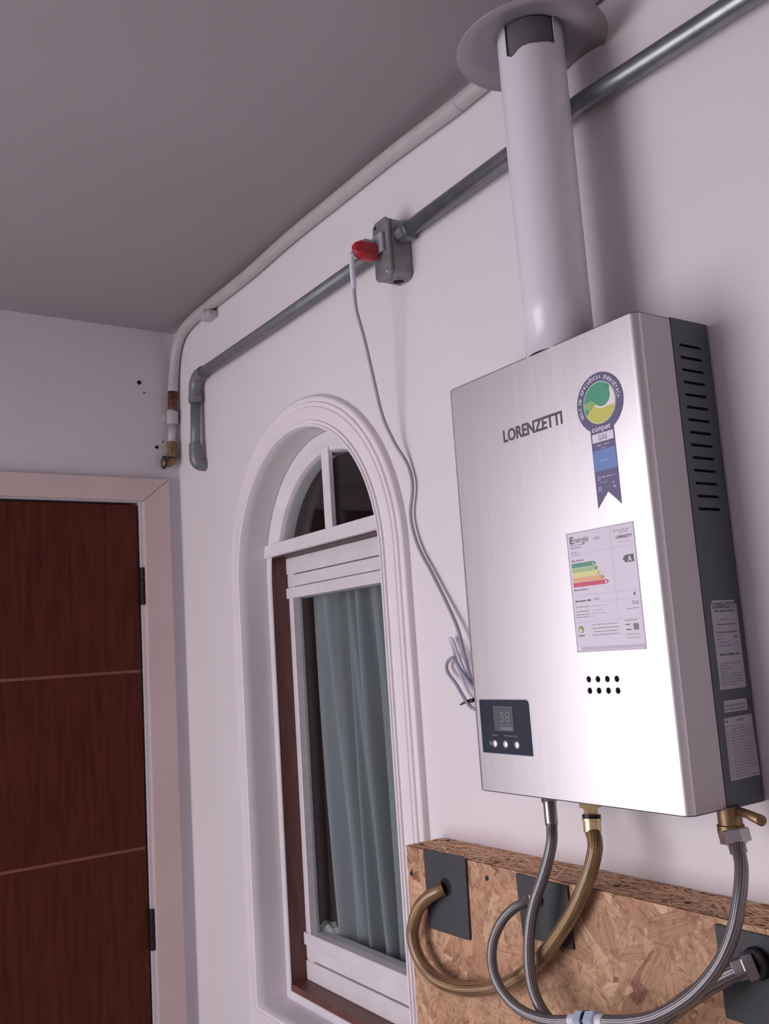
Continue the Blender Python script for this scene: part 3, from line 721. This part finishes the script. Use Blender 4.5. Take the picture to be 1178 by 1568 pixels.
rp.rect(.2545, 1.7495, .2858, 1.7592, paper, 3); rp.text('GÁS', .2700, 1.7512, .0060, ink((.30, .30, .45)), 4, width=.013, align='c', bold=.02)
rnd = random.Random(2); lt = ink((.45, .44, .60))
rp.words(.2600, .2800, 1.7450, .0022, lt, rnd, 3); rp.words(.2650, .2740, 1.7418, .0018, lt, rnd, 3)
rp.rect(.2526, 1.7170, .2871, 1.7405, blue, 3); rp.words(.2640, .2755, 1.7275, .0022, ink((.45, .52, .78)), rnd, 4)
rp.rect(.2565, 1.7068, .2608, 1.7110, lt, 3); rp.rect(.2576, 1.7078, .2597, 1.7100, navy, 4); rp.words(.2625, .2830, 1.7090, .0022, lt, rnd, 3); rp.words(.2590, .2700, 1.7035, .0014, lt, rnd, 3)
rp.rect(.2565, 1.6945, .2612, 1.6992, lt, 3); rp.rect(.2577, 1.6957, .2600, 1.6980, navy, 4)
rp.rect(.2772, 1.7010, .2808, 1.7022, lt, 3); rp.rect(.2785, 1.6955, .2818, 1.6980, lt, 3)
rp.done('award_sticker', wh, 'round navy, green and yellow rosette sticker with ribbon tails')

# energy label
E0, E1, F0, F1 = .1990, .3003, 1.5180, 1.6548
EW, EH = E1 - E0, F1 - F0
ep = Print((E0, HY - .0002, F0), (1, 0, 0), (0, 0, 1), (0, -1, 0))
pap = ink((.76, .72, .82)); gr = ink((.36, .33, .40)); dk = ink((.13, .12, .15)); ln = ink((.52, .47, .56))
ep.rect(0, 0, EW, EH, pap, 1); ep.outline(.0006, .0006, EW - .0006, EH - .0006, .0009, ln, 2)
def ey(f): return EH * (1 - f)
def ex(f): return EW * f
ep.text('E', ex(.05), ey(.095), .0078, dk, width=.0060, bold=.03); ep.text('nergia', ex(.12), ey(.092), .0068, ink((.28, .26, .31)), width=.022, bold=.01)
ep.text('(Gás)', ex(.42), ey(.088), .0028, gr, width=.008)
rn = random.Random(9)
ep.words(ex(.70), ex(.95), ey(.055), .0020, gr, rn); ep.words(ex(.78), ex(.93), ey(.072), .0018, gr, rn)
ep.text('LORENZETTI', ex(.955), ey(.118), .0032, dk, width=.022, align='r', bold=.02)
ep.words(ex(.76), ex(.94), ey(.150), .0016, ln, rn)
ep.words(ex(.05), ex(.28), ey(.115), .0018, gr, rn); ep.words(ex(.05), ex(.24), ey(.138), .0026, gr, rn)
ep.words(ex(.05), ex(.16), ey(.175), .0018, gr, rn); ep.words(ex(.05), ex(.2), ey(.200), .0018, ln, rn)
for f in (.185, .535, .60, .755): ep.rect(ex(.04) if f != .60 else ex(.42), ey(f), ex(.96), ey(f) + .00035, ln, 2)
ep.rect(ex(.66), ey(.185), ex(.66) + .0003, ey(.02), ln, 2); ep.rect(ex(.66), ey(.755), ex(.66) + .0003, ey(.20), ink((.68, .64, .74)), 2)
ep.text('Mais eficiente', ex(.05), ey(.248), .0022, gr, width=.019, bold=.02)
bars = [((.13, .36, .26), .40, 'A'), ((.40, .58, .25), .44, 'B'), ((.78, .75, .30), .47, 'C'), ((.84, .52, .22), .51, 'D'), ((.80, .30, .20), .545, 'E')]
bars = [((.12, .34, .25), .42, 'A'), ((.42, .60, .30), .45, 'B'), ((.80, .76, .32), .48, 'C'), ((.82, .47, .26), .53, 'D'), ((.66, .10, .18), .58, 'E')]
for k, (c, w, ch) in enumerate(bars):
    t = .262 + k * .0405; b_ = t + .037
    ep.poly([(ex(.045), ey(b_)), (ex(w - .03), ey(b_)), (ex(w), ey((t + b_) / 2)), (ex(w - .03), ey(t)), (ex(.045), ey(t))], ink(c), 2)
    ep.text(ch, ex(w - .055), ey(b_ - .007), .0030, ink((.9, .88, .85)) if k in (0, 4) else dk, 3, width=.0028, bold=.02)
ep.text('Menos eficiente', ex(.05), ey(.492), .0022, gr, width=.021, bold=.02)
ep.poly([(ex(.955), ey(.315)), (ex(.84), ey(.315)), (ex(.80), ey(.285)), (ex(.84), ey(.255)), (ex(.955), ey(.255))], dk, 2)
ep.text('A', ex(.90), ey(.308), .0058, paper, 3, width=.0060, align='c', bold=.02)
ep.text('A', ex(.915), ey(.578), .0040, dk, width=.0040, align='c', bold=.02)
ep.text('15,0', ex(.955), ey(.645), .0036, gr, width=.0085, align='r', bold=.02); ep.words(ex(.78), ex(.955), ey(.680), .0016, gr, rn)
ep.words(ex(.05), ex(.30), ey(.585), .0030, dk, rn); ep.text('(kW)', ex(.33), ey(.585), .0028, ln, width=.008)
for f, w in ((.632, .52), (.668, .44), (.694, .48), (.715, .34)): ep.words(ex(.05), ex(.26), ey(f), .0020, gr, rn); ep.words(ex(.29), ex(w), ey(f), .0016, ln, rn)
ep.disc(ex(.095), ey(.812), .0042, ink((.20, .38, .10)), 3, 24); ep.disc(ex(.085), ey(.822), .0030, ink((.56, .68, .25)), 4, 20); ep.disc(ex(.100), ey(.823), .0018, pap, 5, 16)
ep.text('conpet', ex(.095), ey(.868), .0020, dk, width=.0105, align='c', bold=.03)
for f, a, b_ in ((.785, .27, .63), (.815, .25, .66), (.842, .29, .62), (.868, .26, .65)): ep.words(ex(a), ex(b_), ey(f), .0019, gr, rn)
ep.words(ex(.74), ex(.93), ey(.772), .0018, gr, rn)
ep.rect(ex(.745), ey(.805), ex(.81), ey(.797), dk, 3); ep.rect(ex(.75), ey(.845), ex(.82), ey(.835), dk, 3)
ep.rect(ex(.855), ey(.845), ex(.925), ey(.795), ink((.22, .20, .25)), 3)
ep.words(ex(.74), ex(.94), ey(.882), .0022, ln, rn); ep.words(ex(.74), ex(.94), ey(.908), .0018, ln, rn)
ep.rect(ex(.075), ey(.982), ex(.975), ey(.958), ink((.55, .52, .62)), 3); ep.rect(ex(.02), ey(.982), ex(.06), ey(.962), ink((.9, .88, .92)), 3)
ep.done('energy_label', wh, 'white rectangular efficiency label with five coloured bars')

# control panel
def rounded_poly(x0, z0, x1, z1, r, n=5, rs=None):
    out = []
    for (cx_, cz_, a0, rr) in ((x1, z0, -PI / 2, 0), (x1, z1, 0, 1), (x0, z1, PI / 2, 2), (x0, z0, PI, 3)):
        q = (rs or (r,) * 4)[rr]
        sx = -1 if cx_ == x1 else 1; sz = 1 if cz_ == z0 else -1
        for i in range(n + 1):
            a = a0 + PI / 2 * i / n; out.append((cx_ + sx * q + q * math.cos(a), cz_ + sz * q + q * math.sin(a)))
    return out
def prism(pts, y0, y1):
    bm = B(); f1 = [bm.verts.new((x, y0, z)) for x, z in pts]; f2 = [bm.verts.new((x, y1, z)) for x, z in pts]
    bm.faces.new(f1); bm.faces.new(list(reversed(f2)))
    for i in range(len(pts)): bm.faces.new((f1[i], f1[(i + 1) % len(pts)], f2[(i + 1) % len(pts)], f2[i]))
    bmesh.ops.recalc_face_normals(bm, faces=bm.faces); return bm
part('panel_bezel', prism(rounded_poly(.0165, 1.3970, .1118, 1.4655, .004), HY - .0006, HY + .002), M_chrome, wh, bevel=.0003)
cpn = part('control_panel', prism(rounded_poly(.0180, 1.3982, .1105, 1.4645, .0035, rs=(.0015, .006, .0015, .0015)), HY - .0016, HY + .002), M_panel, wh, bevel=.0004, label='navy control panel with a small screen and three silver buttons')
def sub(name, bm, m, par, **kw):
    o = obj(name, bm, m, **kw); o.parent = par; return o
YP = HY - .0016
def keep(o, par): o.matrix_parent_inverse = Matrix.Identity(4); return o
sub('display', prism(rounded_poly(.0452, 1.4262, .0812, 1.4566, .0008), YP - .0004, YP), M_lcd, cpn)
lp_ = Print((0, YP - .0004, 0), (1, 0, 0), (0, 0, 1), (0, -1, 0))
lp_.outline(.0458, 1.4267, .0806, 1.4561, .0005, M_lcdseg, 1)
lp_.text('38', .0570, 1.4375, .0125, M_lcdseg, 2, width=.0190, bold=.0)
lp_.words(.058, .077, 1.4330, .0020, M_lcdseg, random.Random(4), 2); lp_.rect(.0565, 1.4275, .0795, 1.4312, M_lcdseg, 2)
lp_.text('MENU', .0400, 1.4195, .0022, ink((.30, .30, .36)), 2, width=.0095); lp_.text('TEMPERATURA', .0615, 1.4195, .0022, ink((.26, .26, .32)), 2, width=.0260)
lp_.disc(.0355, 1.4105, .0030, ink((.10, .11, .15)), 1, 20)
o = obj('display_print', lp_.bm, lp_.mats); o.parent = cpn
for x in (.0445, .0645, .0855):
    bm = B(); lathe(bm, (x, YP + .0002, 1.4103), (0, -1, 0), [(0, .0050), (.0010, .0050), (.0022, .0045), (.0028, .0032), (.0030, .0008)], 24); sub('button', bm, M_btn, cpn, smooth=True, angle=60)

# side stickers
XS = HX + .0009
def side_print(y0, z0): return Print((XS, y0, z0), (0, 1, 0), (0, 0, 1), (1, 0, 0))
sp = ink((.44, .43, .50)); sd = ink((.13, .125, .16)); sg = ink((.25, .245, .30))
w1, h1 = .0450, .0945
s1 = side_print(-.0555, 1.4700); rn = random.Random(12)
s1.poly([(0, 0), (w1, 0), (w1, h1 - .005), (w1 - .003, h1 - .003), (w1 - .003, h1), (.003, h1), (.003, h1 - .003), (0, h1 - .005)], sp, 1)
s1.text('LORENZETTI', w1 / 2, h1 - .0085, .0062, sd, width=.038, align='c', bold=.03); s1.words(.005, .041, h1 - .0125, .0036, sd, rn)
s1.words(.013, .030, h1 - .0215, .0022, sg, rn); s1.words(.007, .039, h1 - .0265, .0024, sd, rn)
s1.words(.004, .041, h1 - .0350, .0026, sd, rn)
for k, (a, b_) in enumerate(((.004, .012), (.004, .018), (.004, .025), (.004, .031))): s1.words(a, b_, h1 - .0385 - k * .0035, .0020, sg, rn)
s1.words(.034, .041, h1 - .0410, .0034, sd, rn); s1.words(.034, .039, h1 - .0480, .0030, sg, rn)
s1.words(.006, .040, h1 - .0590, .0036, sd, rn)
for k in range(9): s1.words(.004, (.040, .018, .026, .016, .040, .041, .038, .041, .030)[k], .0265 - k * .0028, .0021, sg, rn)
s1.done('rating_sticker', wh, 'tall pale sticker with a brand heading and small print')
s2 = side_print(-.0525, 1.4462); s2.rect(0, 0, .0395, .0122, sp, 1); s2.words(.002, .0375, .0058, .0042, sg, rn); s2.words(.002, .0375, .0020, .0036, sg, rn); s2.done('serial_sticker', wh, 'short pale strip sticker')
s3 = side_print(-.0555, 1.3765); w3, h3 = .0500, .0650; s3.poly([(0, 0), (w3, .0005), (w3 - .002, h3), (0, h3 - .001)], sp, 1)
s3.text('AVISO', .027, h3 - .0058, .0030, sd, width=.013, align='c', bold=.02); s3.words(.002, .007, h3 - .0055, .0035, sd, rn)
for k in range(19): s3.words(.002, .006, h3 - .0105 - k * .0029, .0019, sg, rn); s3.words(.0085, rn.choice((.046, .047, .044, .036)), h3 - .0105 - k * .0029, .0021, sg, rn)
s3.done('warning_sticker', wh, 'lower pale sticker covered in fine print')

# water and gas fittings under the heater
bm = B(); lathe(bm, (.1385, -.066, 1.352), (0, 0, -1), [(0, .0130), (.0190, .0130), (.0195, .0085), (.028, .0085)], 6, phase=.3); part('brass_outlet', bm, M_brassl, wh, smooth=True, angle=25, label='bright brass hexagonal outlet')
bm = B(); lathe(bm, (.0725, -.070, 1.352), (0, 0, -1), [(0, .0105), (.010, .0105), (.0105, .0085), (.018, .0085)], 16); part('steel_outlet', bm, M_steelnut, wh, smooth=True)
VX, VY = .3300, -.0600
bm = B(); lathe(bm, (VX, VY, 1.352), (0, 0, -1), [(0, .0115), (.006, .0125), (.018, .0125), (.019, .0140), (.026, .0140), (.027, .010)], 18); part('gas_valve', bm, M_brass, wh, smooth=True, label='tarnished brass valve body')
bm = B(); tube(bm, [(VX + .004, VY + .002, 1.3485), (.3533, -.0630, 1.3468), (.3790, -.0765, 1.3450), (.3795, -.0768, 1.3450)], [.0045, .0045, .0056, .0038], 14); part('valve_handle', bm, M_brass, wh)

# ================================================================== HOSES
def hose(name, label, pts, r, m, n=10): 
    t = thing(name, label, 'hose', tuple(pts[0]))
    bm = B(); tube(bm, catmull(pts, n), r, 20); part('hose', bm, m, t)
    return t
def nut(t, p, axis, prof, seg, m, name='nut', **kw):
    bm = B(); lathe(bm, p, axis, prof, seg); return part(name, bm, m, t, smooth=True, angle=25, **kw)
# A grey braided, cold outlet going down
pA = [(0.0722, -0.0692, 1.344), (0.0765, -0.0732, 1.328), (0.0816, -0.078, 1.309), (0.0916, -0.09, 1.2905), (0.0879, -0.1, 1.2612), (0.0701, -0.108, 1.2181), (0.0617, -0.112, 1.1834), (0.0624, -0.117, 1.1472), (0.0731, -0.121, 1.1175), (0.0959, -0.124, 1.0989), (0.1287, -0.126, 1.0908)]
hA = hose('braided_hose', 'grey braided hose dropping from the left outlet down past the middle plate', pA, .0070, M_braid)
nut(hA, (.0720, -.0690, 1.3445), (.27, -.25, -1), [(0, .0098), (.010, .0105), (.012, .0084), (.038, .0082), (.039, .0074)], 18, M_steelnut, 'ferrule')
# B from middle plate, loop left, to the chrome coupling, and C up to the valve: one supply line with a coupling
pB = [(0.044, -0.075, 1.2125), (0.0373, -0.078, 1.2134), (0.0355, -0.09, 1.2108), (0.026, -0.103, 1.2047), (0.0152, -0.116, 1.189), (0.0061, -0.125, 1.1634), (0.0073, -0.129, 1.136), (0.0276, -0.134, 1.1154), (0.0648, -0.139, 1.1046), (0.1125, -0.141, 1.1063), (0.1636, -0.142, 1.1196)]
hB = hose('braided_hose', 'grey braided hose looping left from the middle plate to the chrome coupling', pB, .0062, M_braid)
nut(hB, (.0450, -.0745, 1.2130), (-.6, -1, 0), [(0, .0085), (.004, .0095), (.014, .0092), (.015, .0078), (.020, .0074)], 6, M_steelnut, 'nut')
pC = [(0.2032, -0.142, 1.1296), (0.2407, -0.142, 1.1397), (0.2793, -0.142, 1.1556), (0.323, -0.142, 1.1844), (0.3545, -0.138, 1.2169), (0.3667, -0.125, 1.2471), (0.3667, -0.108, 1.2764), (0.3579, -0.088, 1.2987), (0.3467, -0.074, 1.3103), (0.3396, -0.064, 1.316)]
hC = hose('braided_hose', 'grey braided hose curving from the chrome coupling up to the right brass valve', pC, .0068, M_braid)
nut(hC, (VX + .002, VY, 1.3290), (.22, -.05, -1), [(0, .0150), (.001, .0158), (.013, .0158), (.014, .0120), (.016, .0090), (.024, .0088)], 6, M_steelnut, 'nut', label='steel hexagonal nut')
cpl = thing('coupling', 'chrome double nut coupling joining two braided hoses at the bottom', 'coupling', (.185, -.142, 1.128))
dC = Vector((0.0396, 0, 0.0100)).normalized()
for (s, L_) in ((.0, .0125), (.0160, .0150)):
    bm = B(); lathe(bm, Vector((0.1646, -.142, 1.1196)) + dC * (s + .001), dC, [(0, .0100), (.0012, .0115), (L_ - .0012, .0115), (L_, .0100)], 6, phase=.26); part('nut', bm, mat('sky_tinted_chrome', (.55, .68, .86), .3, metal=.35), cpl, smooth=True, angle=25)  # blue sky reflection is put into the colour of the nuts
bm = B(); lathe(bm, Vector((0.1646, -.142, 1.1196)) + dC * (-.012), dC, [(0, .0070), (.001, .0080), (.054, .0080), (.055, .0070)], 20); part('sleeve', bm, mat('pale_sleeve', (.75, .74, .76), .3, metal=.3), cpl, smooth=True)
bm = B(); lathe(bm, Vector((0.1646, -.142, 1.1196)) + dC * .0140, dC, [(0, .0108), (.0028, .0108)], 24); part('gasket_gap_ring', bm, M_black, cpl)  # black ring stands in for the dark gap between the nuts
# D large hose from the right plate
pD = [(.3500, -.0820, 1.2055), (.3390, -.0900, 1.2005), (.3190, -.1060, 1.1885), (.2950, -.1200, 1.1720), (.2700, -.1300, 1.1540), (.2400, -.1420, 1.1330), (.20, -.15, 1.100), (.15, -.155, 1.05)]
pD = [(.3500, -.0800, 1.2040), (.3390, -.0880, 1.1990), (.3230, -.0990, 1.1890), (.3050, -.1090, 1.1755), (.2820, -.1190, 1.1565), (.2550, -.1230, 1.1340), (.2150, -.1250, 1.1040), (.16, -.126, 1.070)]
hD = hose('braided_hose', 'thick grey braided hose running down left from the nut on the right hand plate', pD, .0092, M_braid)
nut(hD, (.3535, -.0765, 1.2062), (-1, -.75, -.42), [(0, .0130), (.001, .0140), (.011, .0140), (.0125, .0112), (.022, .0108), (.023, .0098)], 6, M_steelnut, 'nut', label='dull steel hexagonal nut')
nut(hD, (.3560, -.0785, 1.2075), (-.12, -1, -.05), [(0, .0155), (.002, .0155), (.004, .0135)], 24, M_black, 'washer')
# E amber hose
pE = [(-0.1535, -0.077, 1.1939), (-0.1602, -0.084, 1.1897), (-0.1769, -0.09, 1.18), (-0.1979, -0.094, 1.16), (-0.2124, -0.096, 1.1252), (-0.1986, -0.097, 1.0943), (-0.1603, -0.097, 1.0758), (-0.1058, -0.097, 1.0761), (-0.0436, -0.096, 1.0918), (0.0156, -0.095, 1.1183), (0.0697, -0.093, 1.162), (0.1142, -0.09, 1.2112), (0.1427, -0.086, 1.2557), (0.1524, -0.08, 1.2854), (0.1485, -0.074, 1.2987), (0.1425, -0.07, 1.3055), (0.1405, -0.068, 1.314)]
hE = hose('amber_hose', 'thick amber brown hose looping from the left plate up to the brass outlet', pE, .0092, M_braidy)
nut(hE, (.1400, -.0670, 1.3215), (.06, -.10, -1), [(0, .0090), (.001, .0118), (.004, .0118), (.0045, .0108), (.016, .0108), (.017, .0100)], 22, M_brassl, 'ferrule', label='brass ferrule')
nut(hE, (.1398, -.0668, 1.3250), (.06, -.10, -1), [(0, .0112), (.0035, .0112)], 22, M_black, 'gasket_gap_ring')

# ================================================================== OSB BOX AND PLATES
YO, ZO = -.0711, 1.240; XO0, XO1, ZOB = -.250, .75, .62
ozb = thing('chipboard_box', 'oriented strand board box fixed to the wall under the water heater', 'wooden box', (.2, -.035, ZOB))
def board(a, b, name):
    bm = B(); box(bm, a, b); return part(name, bm, M_core, ozb, bevel=.0008)
b_front = board((XO0, YO, ZOB), (XO1, YO + .012, ZO - .0122), 'front_board')
b_top = board((XO0, YO, ZO - .012), (XO1, -.0008, ZO), 'top_board')
b_side = board((XO0, YO + .0125, ZOB), (XO0 + .012, -.0008, ZO - .0122), 'side_board')
PAL = [(.47, .28, .165), (.50, .31, .19), (.45, .265, .155), (.53, .335, .205), (.48, .295, .18), (.43, .25, .145), (.51, .32, .19), (.46, .275, .16), (.55, .36, .225), (.27, .125, .08), (.49, .30, .18), (.38, .205, .12)]
def strands(par, org, U, V, Nn, w, h, n, seed, gain, lmin=.018, lmax=.062, wmin=.005, wmax=.016, main=None):
    rnd = random.Random(seed); bm = B(); uvl = bm.loops.layers.uv.verify(); cl_ = bm.loops.layers.float_color.new('Col')
    org, U, V, Nn = Vector(org), Vector(U), Vector(V), Vector(Nn)
    # backing sheet
    for i in range(n):
        L_ = rnd.uniform(lmin, lmax); W_ = rnd.uniform(wmin, wmax) * (.7 + .3 * L_ / lmax)
        cu0, cv0 = rnd.uniform(0, w), rnd.uniform(0, h)
        a = rnd.uniform(0, PI) if main is None or rnd.random() < .3 else main + rnd.gauss(0, .35)
        ca, sa = math.cos(a), math.sin(a)
        nn = 6; wv = rnd.uniform(.1, .22)
        loc = [(-L_ / 2 + L_ * k / nn + L_ * .05 * rnd.uniform(-1, 1), -W_ / 2 * (rnd.uniform(.45, .9) if k in (0, nn) else 1 + wv * rnd.uniform(-1, 1))) for k in range(nn + 1)]
        loc += [(L_ / 2 - L_ * k / nn + L_ * .05 * rnd.uniform(-1, 1), W_ / 2 * (rnd.uniform(.45, .9) if k in (0, nn) else 1 + wv * rnd.uniform(-1, 1))) for k in range(nn + 1)]
        hgt = .0001 + .0011 * i / n
        vsx = []
        for (p, q) in loc:
            uu = min(max(cu0 + p * ca - q * sa, 0), w); vv = min(max(cv0 + p * sa + q * ca, 0), h)
            vsx.append(bm.verts.new(org + U * uu + V * vv + Nn * hgt))
        try: f = bm.faces.new(vsx)
        except ValueError: continue
        c = rnd.choice(PAL)
        if c[0] < .33 and rnd.random() < .55: c = PAL[0]
        k = rnd.uniform(.86, 1.1) * gain; c = (c[0] * k, c[1] * k, c[2] * k, 1)
        ou, ov = rnd.uniform(0, 9), rnd.uniform(0, 9)
        for lpz, (p, q) in zip(f.loops, loc): lpz[uvl].uv = (p + ou, q + ov); lpz[cl_] = c
    o = obj('wood_strands', bm, M_flake); o.parent = par; o['kind'] = 'stuff'
    return o
strands(b_front, (XO0, YO, ZOB), (1, 0, 0), (0, 0, 1), (0, -1, 0), XO1 - XO0, ZO - ZOB, 5600, 1, 1.22, .03, .095, .008, .026)
strands(b_top, (XO0, YO, ZO), (1, 0, 0), (0, 1, 0), (0, 0, 1), XO1 - XO0, .070, 1500, 2, 2.0, .02, .08, .0015, .005, main=0.0)  # gain brightens the top strands in place of light from above
strands(b_side, (XO0, YO + .0125, ZOB), (0, 1, 0), (0, 0, 1), (-1, 0, 0), .057, ZO - ZOB, 500, 3, 1.2, .03, .08, .008, .02)
for (x, y, z, ax) in ((-.232, YO + .016, ZO, (0, 0, 1)), (-.222, -.012, ZO, (0, 0, 1)), (-.055, -.058, ZO, (0, 0, 1)), (.150, -.046, ZO, (0, 0, 1)), (.255, -.050, ZO, (0, 0, 1)), (-.2390, YO, 1.2010, (0, -1, 0)), (-.06, YO, 1.222, (0, -1, 0))):
    bm = B(); lathe(bm, (x, y, z), ax, [(.0008, .0034), (.0019, .0034), (.0021, .0022)], 10); part('nail_head', bm, M_black, ozb)
def cover_plate(label, poly, slot=None):
    bm = prism(poly, YO - .0048, YO - .0016)
    o = obj('cover_plate', bm, M_card, bevel=.0005); return tag(o, label, 'cover plate', 'slate grey plates on the chipboard box')
cover_plate('tall slate grey plate on the left of the chipboard box where the amber hose starts', [(-.1990, 1.1320), (-.1135, 1.1330), (-.1040, 1.1340), (-.1010, 1.2415), (-.1090, 1.2440), (-.1995, 1.2425)])
cover_plate('slate grey plate in the middle of the chipboard box behind two crossing hoses', [(.0070, 1.1620), (.0970, 1.1640), (.0960, 1.2370), (.0030, 1.2385)])
cover_plate('slate grey plate at the right end of the chipboard box behind the big hose nut', [(.3090, 1.1440), (.4150, 1.1440), (.4150, 1.2345), (.3080, 1.2345)])
bm = B(); lathe(bm, (-.1500, YO - .0049, 1.1965), (0, -1, 0), [(0, .0125), (.0008, .0125), (.0010, .0110)], 20); part('rim', bm, M_black, hE)
